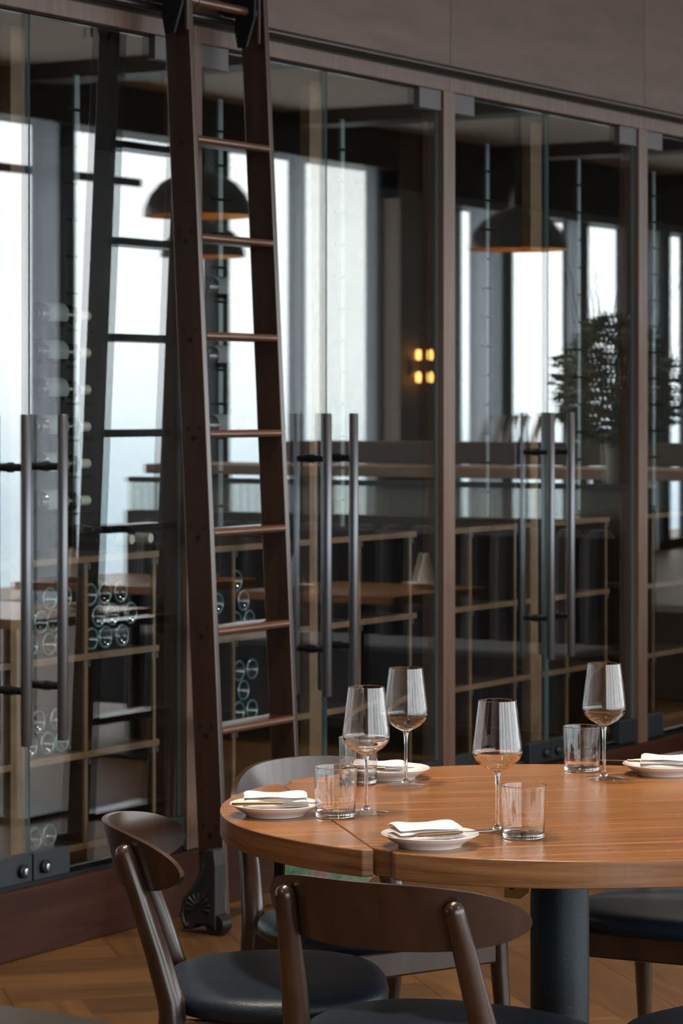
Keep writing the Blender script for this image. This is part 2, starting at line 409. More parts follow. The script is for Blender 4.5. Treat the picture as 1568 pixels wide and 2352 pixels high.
# ------------------------------------------------------------------ wine racks behind the glass
RY = .24; RD = .34
SH = [.200, .472, .764, 1.055]
def rx(px): return XW(px, RY)
def rack(xa, xb, divs, n_up=None, label=None):
    r = empty('wine_rack', ((xa+xb)/2, RY+RD/2, .19), label=label, cat='rack', group='oak bottle racks behind the glass')
    o = r.location
    def b_(name, mat, x0, x1, y0, y1, z0, z1, bev=.0015):
        q = BX(name, mat, x0-o.x, x1-o.x, y0-o.y, y1-o.y, z0-o.z, z1-o.z, r, bevel=bev); return q
    for i, z in enumerate(SH):
        b_('shelf', 'rack_shaded', xa, xb, RY+.010, RY+RD, z-.010, z+.010); b_('shelf_edge', 'rack_oak', xa, xb, RY, RY+.0098, z-.010, z+.010)  # boards darkened for shade, front edges left lighter as painted highlights
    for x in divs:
        b_('divider', 'rack_shaded', x-.008, x+.008, RY+.014, RY+RD, SH[0]+.010, SH[3]-.010); b_('divider_edge', 'rack_oak', x-.008, x+.008, RY+.004, RY+.0138, SH[0]+.010, SH[3]-.010)
        for z in SH[1:]:
            for s in (-1, 1):
                b_('shelf_clip', 'gray_metal', x+s*.013-.005, x+s*.013+.005, RY+.002, RY+.02, z-.030, z-.012, 0)
    x = xa+.02; 
    while x < xb-.05:
        w_ = random.uniform(.045, .11); w_ = min(w_, xb-x)
        b_('back_slat', random.choice(['rack_shaded', 'rack_shaded', 'rack_oak', 'wall_tan']) if random.random() < .45 else 'rack_shaded', x, x+w_-.006, RY+RD+.03+random.uniform(0, .02), RY+RD+.06, SH[0], SH[3]-.012, 0)
        x += w_+.01
    return r
UP = []
for px0, px1 in ((31, 66), (717, 745), (1224, 1249)):
    UP.append((rx(px0), rx(px1)))
for i, (a, b) in enumerate(UP):
    u = BX('oak_upright', 'rack_oak', a, b, RY+.01, RY+.05, .19, 2.61, bevel=.002)
    tag(u, ['oak upright board behind the leftmost door handles', 'oak upright board behind the door handles right of the ladder', 'oak upright board behind the rightmost door handles'][i], 'upright', 'oak uprights of the wine room')
rack(rx(66), rx(366), [rx(201), rx(357)], label='oak bottle rack left of the ladder, stacked with dark bottles')
rack(rx(-190), rx(31), [rx(-120), rx(-30)], label='oak bottle rack at the far left edge, behind the leftmost handle')
rack(rx(480), rx(717), [rx(540), rx(640)], label='oak bottle rack seen between the rungs of the ladder')
rack(rx(745), rx(957), [rx(828), rx(945)], label='oak bottle rack standing empty right of the middle door handles')
rack(rx(1043), rx(1222), [rx(1083), rx(1185)], label='oak bottle rack behind the door left of the rightmost handles')
rack(rx(1249), rx(1400), [rx(1305), rx(1394)], label='oak bottle rack just right of the rightmost door handles')
rack(rx(1468), rx(1640), [rx(1503), rx(1600)], label='oak bottle rack at the right edge behind the last door')

def make_bottle():
    root = empty('wine_bottle')
    bm = bmesh.new()
    r = .0375
    prof = [(0, .022), (.012, .017), (.022, .008), (.0268, .0022)]
    lathe(bm, prof, 28, 0)
    lathe(bm, [(.0268, .0022), (.0290, .0008), (.0310, 0.), (.0330, .0008), (.0352, .0026)], 28, 1)
    lathe(bm, [(.0352, .0026), (r, .007), (r, .19), (.033, .215), (.020, .236), (.0145, .25), (.0145, .262)], 28, 0)
    bmesh.ops.remove_doubles(bm, verts=bm.verts[:], dist=1e-5)
    fin(bm, 'body', ['bottle_glass', 'bottle_ring'], root, smooth=True, ang=60)
    bm = bmesh.new(); lathe(bm, [(.0152, .245), (.0155, .300), (.0145, .302), (0, .302)], 20)
    fin(bm, 'capsule', 'purple_capsule', root, smooth=True)
    return root
PB = make_bottle(); pb_used = [False]
def bottle(x, z, label, y=RY+.025, rot=(-PI/2, 0, 0), group='wine bottles lying in the racks'):
    o = PB if not pb_used[0] else copy_tree(PB); pb_used[0] = True
    o.location = (x, y, z); o.rotation_euler = rot; tag(o, label, 'bottle', group); return o
def bpx(px, py, label): 
    p = onY(px, py, RY+.02); bottle(p.x, p.z, label)
ordn = ['leftmost', 'second from left', 'third from left', 'fourth from left', 'fifth from left']
bays = {
 'left bay beside the handle': [('bottom row', [(98, 1471), (136, 1490), (178, 1487)]), ('second row', [(83, 1381), (121, 1403), (160, 1430)]), ('top row', [(88, 1350), (160, 1364)])],
 'bay between the handle and the ladder': [('bottom row', [(222, 1482), (259, 1476), (295, 1467)]), ('second row', [(236, 1421), (275, 1416), (328, 1425)]), ('top row', [(220, 1367), (254, 1361), (312, 1382)])],
}
for bay, rows in bays.items():
    pass
# physically stacked: rows built from the bay's own shelf
def stack(px0, shelf, ns, bay, skip=()):
    xs0 = rx(px0); d = .0765
    rn = ['bottom', 'second', 'third', 'fourth']
    for r_, n in enumerate(ns):
        zz = SH[shelf]+.010+.0375+.0015+r_*d*.87
        for c in range(n):
            if (r_, c) in skip: continue
            x = xs0+.0385+c*d+(d/2 if r_ % 2 else 0)
            bottle(x, zz, 'wine bottle, %s in %s row of %s' % (ordn[c], rn[r_], bay), y=RY+.02+random.uniform(-.006, .010))
stack(70, 2, (3, 2, 3), 'the stack behind the left handle', skip=((2, 0),))
stack(208, 2, (3, 3, 3), 'the stack between handle and ladder')
stack(70, 1, (3, 2), 'the middle-shelf stack at left')
stack(74, 0, (2,), 'the floor-level pair at the lower left')
stack(545, 2, (2, 1, 1), 'the upper stack between the ladder rungs')
stack(545, 1, (2, 1, 2), 'the lower stack between the ladder rungs')
stack(484, 2, (1, 1), 'the short stack by the ladder stile')

# label-forward peg racks above the low racks
def peg_rack(px, y, zs, label):
    x = XW(px, y); r = empty('peg_rack', (x, y, 1.07), label=label, cat='rack', group='upright steel peg racks above the oak racks')
    BX('strip', 'acrylic', -.013, .013, -.004, .004, 0, 1.50, r)
    for z in zs:
        bm = bmesh.new(); tube(bm, [(-.065, -.012, z-1.07), (.065, -.012, z-1.07)], .0045, 8)
        fin(bm, 'peg', 'black_metal', r, smooth=True)
zs = [1.17+.117*i for i in range(12)]
for px, lb in ((175, 'steel peg rack left of the ladder reflection'), (505, 'steel peg rack behind the upper ladder rungs'), (785, 'steel peg rack beside the middle door meeting edge'),
               (1118, 'steel peg rack left of the rightmost handles'), (1328, 'steel peg rack right of the rightmost handles'), (1500, 'steel peg rack at the right edge of the picture')):
    peg_rack(px, .62, zs, lb)
def make_label_bottle():
    root = empty('wine_bottle')
    bm = bmesh.new(); r = .0375
    lathe(bm, [(0, .01), (.030, 0), (r, .006), (r, .19), (.033, .215), (.020, .236), (.0145, .25), (.0145, .262)], 24)
    fin(bm, 'body', 'bottle_glass', root, smooth=True, ang=60)
    bm = bmesh.new(); lathe(bm, [(.0152, .235), (.0155, .300), (.0145, .302), (0, .302)], 18); fin(bm, 'capsule', 'capsule', root, smooth=True)
    bm = bmesh.new(); vs = []
    for i in range(13):
        a = -1.25+2.5*i/12; vs.append([bm.verts.new(((r+.0006)*math.cos(a), (r+.0006)*math.sin(a), z)) for z in (.055, .155)])
    for a, b in zip(vs, vs[1:]): bm.faces.new((a[0], b[0], b[1], a[1]))
    fin(bm, 'label', 'label_paper', root, smooth=True)
    return root
LB = make_label_bottle(); lb_used = [False]
def lbottle(x, y, z, label):
    o = LB if not lb_used[0] else copy_tree(LB); lb_used[0] = True
    # axis along X, label facing up-front
    o.location = (x, y, z); o.rotation_euler = Matrix(((0, 0, 1), (-.80, -.60, 0), (.60, -.80, 0))).to_euler(); tag(o, label, 'bottle', 'labelled bottles lying on the pegs'); return o
for k, z in enumerate(zs[:6]):
    px = 118
    x = XW(px, .55)-.10
    lbottle(x, .56, z+.044, 'labelled bottle pegged left of the ladder, %s from bottom' % ['first', 'second', 'third', 'fourth', 'fifth', 'sixth', 'seventh', 'eighth', 'ninth'][k])
for k, z in enumerate(zs[2:8:2]):
    lbottle(XW(505, .55)-.10, .56, z+.044, 'labelled bottle seen between the ladder rungs, %s from bottom' % ['first', 'second', 'third'][k])
for k, px in enumerate((290, 333)):
    p = onY(px, 1222, RY+.05)
    o = lbottle(p.x, RY+.09, SH[3]+.010+.0385, ['cream-capped bottle on the rack left of the ladder, nearer the handles', 'cream-capped bottle on the rack left of the ladder, nearer the ladder'][k])
    o.rotation_euler = (PI/2, 0, 0); o.location.y = RY+.33

# ================================================================== ROLLING LADDER
LX = 6.785; LW = .405
lad = empty('library_ladder', (LX+LW/2, -.2, 0), label='dark wooden rolling ladder leaning on the rail in front of the glass doors', cat='ladder')
lo = lad.location
y_bot, y_top = -.298, -.164; ZTOP = 3.05
sl = (y_top-y_bot)/2.70
def ly(z): return y_bot+sl*z
def stile(x0):
    bm = bmesh.new(); t = .024; d = .088
    pr = []
    for z in (0.012, ZTOP):
        for x in (x0, x0+t):
            for dy in (0, d): pr.append(bm.verts.new((x-lo.x, ly(z)+dy-lo.y, z)))
    a = pr
    for f in ((0, 2, 3, 1), (4, 5, 7, 6), (0, 4, 6, 2), (1, 3, 7, 5), (0, 1, 5, 4), (2, 6, 7, 3)): bm.faces.new([a[i] for i in f])
    return fin(bm, 'stile', 'ladder_wood', lad, bevel=.004)
sA = stile(LX-.024); sB = stile(LX+LW-.024)
rz0 = onY(545, 322, -.14).z
rungs = []
zz = 2.288
while zz > .2: rungs.append(zz); zz -= .2855
for z in rungs:
    bm = bmesh.new(); y = ly(z)
    # tread with rounded nosing
    pts = []
    for i in range(9):
        a = PI/2+PI*i/8; pts.append((.011*math.cos(a)*1.0, .011*math.sin(a)))
    prof = [(y+.085-lo.y, .011), ]+[(y+.011+p[0]-lo.y, p[1]) for p in pts]+[(y+.085-lo.y, -.011)]
    va = [bm.verts.new((LX-lo.x, a, z+b)) for a, b in prof]; vb = [bm.verts.new((LX+LW-.024-lo.x, a, z+b)) for a, b in prof]
    bm.faces.new(va); bm.faces.new(vb[::-1])
    for i in range(len(prof)): j = (i+1) % len(prof); bm.faces.new((va[i], vb[i], vb[j], va[j]))
    tr = fin(bm, 'tread', 'ladder_wood', lad, smooth=True, ang=50)
    bm = bmesh.new(); tube(bm, [(LX-.001-lo.x, y+.010-lo.y, z), (LX+LW-.023-lo.x, y+.010-lo.y, z)], .0115, 12); fin(bm, 'nosing', 'copper_wood', tr, smooth=True)
    for x in (LX-.024, LX+LW):
        for dy, dz, rr in ((.042, -.012, .0075), (.022, .016, .004), (.064, .016, .004)):
            bm = bmesh.new(); tube(bm, [(x-lo.x-.003, y+dy-lo.y, z+dz), (x-lo.x+.003, y+dy-lo.y, z+dz)], rr, 10)
            fin(bm, 'bolt', 'black_metal', tr, smooth=True)
zr = onY(520, 22, -.11).z
bm = bmesh.new(); tube(bm, [(LX-lo.x, ly(zr)+.03-lo.y, zr), (LX+LW-.024-lo.x, ly(zr)+.03-lo.y, zr)], .0135, 14)
for xx in (.06, .33): tube(bm, [(LX+xx-lo.x, ly(zr)+.03-lo.y, zr), (LX+xx+.008-lo.x, ly(zr)+.03-lo.y, zr)], .0155, 14)
fin(bm, 'top_rung', 'copper_wood', lad, smooth=True)
# hook rollers
for xs in (LX-.060, LX+LW-.085):
    bm = bmesh.new()
    poly = []
    for i in range(20):
        a = 2*PI*i/20; poly.append((.040*math.cos(a), .040*math.sin(a)))
    bm2 = bm
    # side plate in the YZ plane
    def plate(bm, x, cy_, cz, pts, t):
        a = [bm.verts.new((x, cy_+p[0], cz+p[1])) for p in pts]; b = [bm.verts.new((x+t, cy_+p[0], cz+p[1])) for p in pts]
        n = len(pts); bm.faces.new(a); bm.faces.new(b[::-1])
        for i in range(n): bm.faces.new((a[i], b[i], b[(i+1) % n], a[(i+1) % n]))
    plate(bm, xs-lo.x, -.118-lo.y, 2.74, [(-.02, -.15), (.012, -.15), (.022, -.10), (.018, -.03), (.030, .04), (.022, .12), (-.03, .14), (-.055, .06), (-.05, -.06)], .012)
    hk = fin(bm, 'roller_bracket', 'black_metal', lad, bevel=.003)
    bm = bmesh.new(); tube(bm, [(xs+.012-lo.x, -.068-lo.y, 2.722), (xs+.045-lo.x, -.068-lo.y, 2.722)], .036, 24)
    tube(bm, [(xs-.006-lo.x, -.068-lo.y, 2.722), (xs+.052-lo.x, -.068-lo.y, 2.722)], .010, 12); fin(bm, 'wheel', 'cast_iron', hk, smooth=True)
    bm = bmesh.new(); box(bm, xs+.010-lo.x, xs+.014-lo.x, -.180-lo.y, -.172-lo.y, 2.60, 2.86); fin(bm, 'flange', 'gray_metal', hk)
# floor casters in pierced cast housings
for xs, sx in ((LX-.024, -1), (LX+LW, 1)):
    bm = bmesh.new()
    pts = [(.075, .010), (.088, .05), (.078, .095), (.048, .130), (.026, .165), (.010, .21), (-.004, .245), (-.030, .245), (-.036, .20), (-.036, .012), (-.02, .028), (.03, .028), (.05, .010)]
    y0 = ly(.05)+.036
    t = .055
    xa = xs-t if sx < 0 else xs
    a = [bm.verts.new((xa-lo.x, y0+p[0]-lo.y, p[1])) for p in pts]; b = [bm.verts.new((xa+t-lo.x, y0+p[0]-lo.y, p[1])) for p in pts]
    n = len(pts); bm.faces.new(a); bm.faces.new(b[::-1])
    for i in range(n): bm.faces.new((a[i], b[i], b[(i+1) % n], a[(i+1) % n]))
    cst = fin(bm, 'caster_housing', 'cast_iron', lad, bevel=.004)
    # raised fan ribs
    bm = bmesh.new(); xf = xa-.001 if sx < 0 else xa+t+.001
    for k in range(9):
        a_ = R(-10+k*25); c0 = Vector((xf-lo.x, y0+.022-lo.y, .075))
        d = Vector((0, -math.cos(a_), math.sin(a_))); tube(bm, [c0+d*.014, c0+d*.042], [.0025, .005], 6)
    tube(bm, [(xf-lo.x, y0+.068-lo.y, .02), (xf-lo.x, y0+.078-lo.y, .055), (xf-lo.x, y0+.066-lo.y, .095), (xf-lo.x, y0+.038-lo.y, .130), (xf-lo.x, y0+.016-lo.y, .165), (xf-lo.x, y0+.001-lo.y, .205)], .0035, 6)
    fin(bm, 'fretwork', 'iron_relief', cst, smooth=True)
    bm = bmesh.new(); tube(bm, [(xa+.004-lo.x, y0-.03-lo.y, .030), (xa+t-.004-lo.x, y0-.03-lo.y, .030)], .030, 20); fin(bm, 'caster_wheel', 'black_metal', cst, smooth=True)
    bm = bmesh.new(); tube(bm, [(xf-.004-lo.x, y0+.060-lo.y, .026), (xf+.004-lo.x, y0+.060-lo.y, .026)], .006, 10); fin(bm, 'rivet', 'steel', cst, smooth=True)

# ================================================================== TABLE
TC = cw(.4147, 5.38); TRZ = R(-46.7)
TH = .75; TT = .047; TR = .645; HF = .456
def rot2(p, a): return (p[0]*math.cos(a)-p[1]*math.sin(a), p[0]*math.sin(a)+p[1]*math.cos(a))
def make_table(loc, rz, label, mt=('walnut', 'walnut_edge')):
    t = empty('dining_table', (loc.x, loc.y, 0), rz, label=label, cat='table', group='round drop-leaf walnut tables')
    # centre square with rounded corners
    rc = .055; poly = []
    for qx, qy, a0 in ((1, 1, 0), (-1, 1, 90), (-1, -1, 180), (1, -1, 270)):
        for i in range(9):
            a = R(a0+90*i/8); poly.append((qx*(HF-rc)+rc*math.cos(a), qy*(HF-rc)+rc*math.sin(a)))
    bm = bmesh.new(); prism(bm, poly, TH-TT, TH)
    for f in bm.faces:
        if abs(f.normal.z) < .5: f.material_index = 1
    bm.normal_update()
    for f in bm.faces: f.material_index = 1 if abs(f.normal.z) < .5 else 0
    fin(bm, 'tabletop', list(mt), t, bevel=.0022)
    for k in range(4):
        g = .0022; xh = HF+g; yl = HF-.024; rr = .014
        amax = math.asin(yl/TR); poly = [(xh, -yl+rr*.3), ]
        xe = math.sqrt(TR*TR-yl*yl)
        poly = []
        if xe > xh+.002:
            poly += [(xh, -yl), (xe-.003, -yl)]
        n = 40
        for i in range(n+1):
            a = -amax+2*amax*i/n; poly.append((TR*math.cos(a), TR*math.sin(a)))
        if xe > xh+.002: poly += [(xe-.003, yl), (xh, yl)]
        poly = [p for p in poly if p[0] >= xh-1e-6]
        bm = bmesh.new(); prism(bm, poly, TH-TT, TH-.0004*(k == 2))
        bm.normal_update()
        for f in bm.faces: f.material_index = 1 if abs(f.normal.z) < .5 else 0
        lf = fin(bm, 'leaf', list(mt), t, bevel=.0022)
        # the grain of each leaf runs with the top: turn the mesh, not the object
        lf.data.transform(Matrix.Rotation(k*PI/2, 4, 'Z'))
    bm = bmesh.new(); lathe(bm, [(0, .012), (.056, .012), (.056, TH-TT-.012), (0, TH-TT-.012)], 40); fin(bm, 'pedestal', 'speckled_steel', t, smooth=True)
    bm = bmesh.new(); lathe(bm, [(0, 0), (.30, 0), (.305, .005), (.300, .012), (.06, .020), (0, .020)], 48); fin(bm, 'base_plate', 'speckled_steel', t, smooth=True)
    BX('top_plate', 'black_metal', -.22, .22, -.22, .22, TH-TT-.014, TH-TT-.001, t, bevel=.002)
    return t
T1 = make_table(TC, TRZ, 'round walnut drop-leaf table laid with wine glasses on a blue-black steel pedestal')
# fold-out leaf brackets (chromate zinc) under the leaves, as real plates
def bracket(parent, a, b, z0, z1, mat, cut=.03, t=.004):
    """plate from a to b (world xy) hanging from z1 to z0 with a cut lower end"""
    inv = parent.matrix_world.inverted()
    return
bpy.context.view_layer.update()
Ti = T1.matrix_world.inverted()
def tplate(name, a, b, z0, z1, mat, cut):
    A = Ti @ a; B = Ti @ b; d = (B-A); d.z = 0; Lg = d.length; d.normalize(); n = Vector((-d.y, d.x, 0))*.002
    pts = [(0, z0), (Lg-cut, z0), (Lg, z0+cut*.8), (Lg, z1), (0, z1)]
    bm = bmesh.new()
    f1 = [bm.verts.new((A.x+d.x*u-n.x, A.y+d.y*u-n.y, z)) for u, z in pts]; f2 = [bm.verts.new((A.x+d.x*u+n.x, A.y+d.y*u+n.y, z)) for u, z in pts]
    bm.faces.new(f1); bm.faces.new(f2[::-1])
    for i in range(5): bm.faces.new((f1[i], f2[i], f2[(i+1) % 5], f1[(i+1) % 5]))
    return fin(bm, name, mat, T1, bevel=.0006)
zb = TH-TT-.001
tplate('leaf_bracket', cw(-.105, 5.22), cw(.062, 5.27), .610, zb, 'passivated_zinc', .035)
tplate('bracket_block', cw(-.124, 5.225), cw(-.107, 5.222), .625, zb, 'black_metal', .002)
tplate('leaf_bracket', cw(.289, 5.02), cw(.333, 5.00), .640, zb, 'brass', .018)
bm = bmesh.new(); q = Ti @ cw(-.007, 5.19, 0); tube(bm, [(q.x, q.y, .655), (q.x, q.y, zb)], .0045, 10); tube(bm, [(q.x, q.y, .672), (q.x, q.y, zb)], .008, 12)
fin(bm, 'bracket_screw', 'black_metal', T1, smooth=True)
bm = bmesh.new(); q = Ti @ cw(.302, 4.99, 0); tube(bm, [(q.x, q.y, .66), (q.x, q.y, zb)], .006, 10); fin(bm, 'bracket_screw', 'black_metal', T1, smooth=True)
T2 = make_table(cw(-.72, 3.02), TRZ+.3, 'dark round table in the near left foreground, only its blurred edge showing', ('chair_wood', 'chair_wood'))

# ================================================================== CHAIRS
def make_chair():
    root = empty('dining_chair')
    # upholstered seat pad
    bm = bmesh.new(); n = 56; rings = []
    def outline(i, k=1.0):
        a = 2*PI*i/n; ca, sa = math.cos(a), math.sin(a)
        e_ = .78
        x = (.252-.020*sa*-1*-1*(-1 if sa < 0 else 0)*-1)*math.copysign(abs(ca)**e_, ca)
        w_ = .255 if sa > 0 else .255-.030*abs(sa)
        x = w_*math.copysign(abs(ca)**e_, ca); y = .208*math.copysign(abs(sa)**e_, sa)-.014
        return x*k, y*k
    for k, z in ((.0, .424), (.93, .424), (.975, .427), (.995, .436), (1.0, .446), (.985, .457), (.95, .464), (.86, .470), (.6, .474), (.3, .475), (.0, .475)):
        rings.append([bm.verts.new((0, -.014, z))] if k == 0 else [bm.verts.new((*outline(i, k), z)) for i in range(n)])
    for a, b in zip(rings, rings[1:]):
        for i in range(n):
            j = (i+1) % n
            if len(a) == 1: bm.faces.new((a[0], b[j], b[i]))
            elif len(b) == 1: bm.faces.new((a[i], a[j], b[0]))
            else: bm.faces.new((a[i], a[j], b[j], b[i]))
    fin(bm, 'seat', 'leather', root, smooth=True, ang=80)
    # seat frame rails
    def rail(p, q, h=.054, t=.022):
        p = Vector(p); q = Vector(q); d = (q-p).normalized(); nn = Vector((-d.y, d.x, 0))*t/2; bm = bmesh.new(); vs = []
        for P in (p, q):
            for s in (-1, 1):
                for z in (.423-h, .423): vs.append(bm.verts.new((P.x+nn.x*s, P.y+nn.y*s, z)))
        for f in ((0, 1, 3, 2), (4, 6, 7, 5), (0, 4, 5, 1), (2, 3, 7, 6), (1, 5, 7, 3), (0, 2, 6, 4)): bm.faces.new([vs[i] for i in f])
        fin(bm, 'seat_rail', 'chair_wood', root, bevel=.005)
    FL, FRt, BL, BR = (-.195, .145, 0), (.195, .145, 0), (-.180, -.195, 0), (.180, -.195, 0)
    rail(FL, FRt); rail(BL, BR); rail(FL, BL); rail(FRt, BR)
    for s in (-1, 1):
        P = [(s*.205, .175, 0), (s*.200, .160, .20), (s*.196, .147, .36), (s*.195, .145, .424)]
        bm = bmesh.new(); tube(bm, P, [.0115, .0155, .019, .0195], 18); fin(bm, 'leg', 'chair_wood', root, smooth=True)
        P = [(s*.200, -.268, 0), (s*.192, -.235, .20), (s*.185, -.206, .36), (s*.183, -.200, .42), (s*.181, -.203, .455), (s*.172, -.228, .54), (s*.162, -.264, .65), (s*.156, -.286, .714)]
        Q = [.0115, .0165, .0225, .0245, .0245, .022, .019, .0175]
        P, Q = roundtop(P, Q, .0175)
        bm = bmesh.new(); tube(bm, P, Q, 20); fin(bm, 'leg', 'chair_wood', root, smooth=True, ang=60)
    # bent plywood backrest
    bm = bmesh.new(); nu, nv = 44, 14; hw = .240; hh = .0555; thk = .0115
    grid = {}
    def backp(u, v, side):
        # u,v in disc-like superellipse
        x = hw*u; H = hh*max(0., 1-abs(u)**3.4)**.5
        lift = .012*(abs(u)**2)
        z = v*H
        y = -.312+.128*u*u
        zc = .700-lift*.6
        nrm = Vector((-2*.128*u/hw, 1, 0)).normalized()
        p = Vector((x, y, zc+z)); p.y -= (z)*.26
        return p + nrm*(thk/2*side)
    us = [math.sin(PI/2*(-1+2*i/nu)) for i in range(nu+1)]
    for side in (-1, 1):
        for i, u in enumerate(us):
            for j in range(nv+1):
                v = -1+2*j/nv
                vv = math.sin(PI/2*v)
                uu = u*.9995
                grid[side, i, j] = bm.verts.new(backp(uu, vv, side))
    for side in (-1, 1):
        for i in range(nu):
            for j in range(nv):
                q = [grid[side, i, j], grid[side, i+1, j], grid[side, i+1, j+1], grid[side, i, j+1]]
                bm.faces.new(q if side < 0 else q[::-1])
    for i in range(nu):
        for j in (0, nv):
            bm.faces.new((grid[-1, i, j], grid[-1, i+1, j], grid[1, i+1, j], grid[1, i, j]))
    for j in range(nv):
        for i in (0, nu):
            bm.faces.new((grid[-1, i, j], grid[-1, i, j+1], grid[1, i, j+1], grid[1, i, j]))
    bmesh.ops.remove_doubles(bm, verts=bm.verts[:], dist=1e-5)
    bk = fin(bm, 'backrest', 'chair_wood', root, smooth=True, ang=50, bevel=.0025)
    return root
CH = make_chair(); first = True
for (a, b), (fa, fb), lb in (((-.108, 5.21), (1, .05), 'dark wood chair with black leather seat, seen side-on left of the table'),
                             ((.186, 4.785), (.50, .866), 'dark wood chair in front of the table, its curved back turned to the viewer'),
                             ((.080, 5.83), (.563, -.826), 'dark wood chair behind the left edge of the table'),
                             ((.735, 5.93), (-.44, -.90), 'black-seated chair behind the table, right of the pedestal'),
                             ((.715, 4.80), (-.60, .80), 'black-seated chair at the bottom right corner in front of the table')):
    o = CH if first else copy_tree(CH); first = False
    o.location = cw(a, b); o.rotation_euler = (0, 0, cdir(fa, fb)); tag(o, lb, 'chair', 'dining chairs around the round table')

# ================================================================== TABLEWARE
def place(o, px, py, z=TH, rz=0.):
    p = onZ(px, py, z); o.location = (p.x, p.y, z+.0004) if z == TH else (p.x, p.y, z); o.rotation_euler = (0, 0, rz); return o
def make_wineglass():
    root = empty('wine_glass')
    t = .0011
    outer = [(.006, .108), (.016, .1125), (.030, .121), (.040, .131), (.0443, .141), (.0447, .149), (.0430, .163), (.0400, .188), (.0368, .214), (.0340, .2355)]
    outer = smooth_prof(outer)
    inner = [(max(r-t*(1 if z > .125 else 1.3), .0), z+(.0030 if z < .115 else .0012 if z < .14 else 0)) for r, z in outer]
    # bowl: closed shell, thin at the wall
    bm = bmesh.new()
    prof = outer+[(.0335, .2360)]+inner[::-1]+[(0, .1115)]
    lathe(bm, [(0, .1075)]+prof, 72)
    fin(bm, 'bowl', 'stem_glass_solid', root, smooth=True, ang=32)
    bm = bmesh.new()
    lathe(bm, [(0, .0002), (.0405, .0002), (.0413, .0012), (.040, .0020), (.022, .0032), (.0102, .0056), (0, .0057)], 56)
    fin(bm, 'foot', 'stem_glass_thin', root, smooth=True, ang=40)
    bm = bmesh.new()
    lathe(bm, [(0, .0058), (.010, .0059), (.0052, .0105), (.0036, .018), (.0032, .045), (.0032, .080), (.0038, .098), (.0060, .1065), (0, .1070)], 56)
    fin(bm, 'stem', 'stem_glass_solid', root, smooth=True, ang=40)
    return root
WG = make_wineglass()
for i, (px, py, lb) in enumerate(((1142, 1912, 'empty wine glass standing beside the front tumbler at the table centre'), (841, 1867, 'empty wine glass behind the left tumbler, nearest the left plate'),
                                  (932, 1804, 'empty wine glass in front of the far white plate'), (1387, 1789, 'empty wine glass at the far right next to a tumbler'))):
    o = WG if i == 0 else copy_tree(WG); place(o, px, py); tag(o, lb, 'wine glass', 'tall stemmed wine glasses on the table')
def make_tumbler():
    root = empty('tumbler'); bm = bmesh.new()
    lathe(bm, [(0, .0), (.0335, .0), (.0352, .0006), (.0362, .002), (.0366, .004), (.0369, .010), (.0385, .045), (.0394, .07), (.0401, .0915), (.0402, .0925), (.0398, .0931), (.0392, .0931), (.0388, .0925), (.0387, .0915), (.0380, .07), (.0372, .045), (.0357, .014), (.0352, .011), (.0340, .0092), (.032, .0082), (.028, .0079), (0, .0075)], 72)
    fin(bm, 'body', 'stem_glass_solid', root, smooth=True, ang=45); return root
TG = make_tumbler()
for i, (px, py, lb) in enumerate(((770, 1876, 'clear water tumbler on the seam between left plate and wine glass'), (1202, 1924, 'clear water tumbler nearest the viewer, at the front of the table'),
                                  (1336, 1770, 'clear water tumbler left of the rightmost wine glass'), (823, 1799, 'clear water tumbler half hidden behind the left wine glass'))):
    o = TG if i == 0 else copy_tree(TG); place(o, px, py); tag(o, lb, 'tumbler', 'clear tumblers on the table')
def make_plate():
    root = empty('bread_plate'); bm = bmesh.new()
    lathe(bm, [(0, .003), (.050, .003), (.052, 0), (.055, 0), (.057, .004), (.070, .011), (.0845, .0205), (.0852, .0215), (.0845, .0224), (.070, .0145), (.055, .0085), (.03, .0068), (0, .0068)], 64)
    fin(bm, 'dish', 'porcelain', root, smooth=True, ang=60); return root
PLt = make_plate(); plates = []
for i, (px, py, lb) in enumerate(((632, 1845, 'white bread plate on the left leaf of the table'), (987, 1914, 'white bread plate at the front edge of the table'),
                                  (892, 1763, 'white bread plate at the far side behind a wine glass'), (1524, 1754, 'white bread plate at the far right edge of the picture'))):
    o = PLt if i == 0 else copy_tree(PLt); p = onZ(px, py, TH+.0215); o.location = (p.x, p.y, TH+.0003); tag(o, lb, 'plate', 'white bread plates on the table'); plates.append(o)
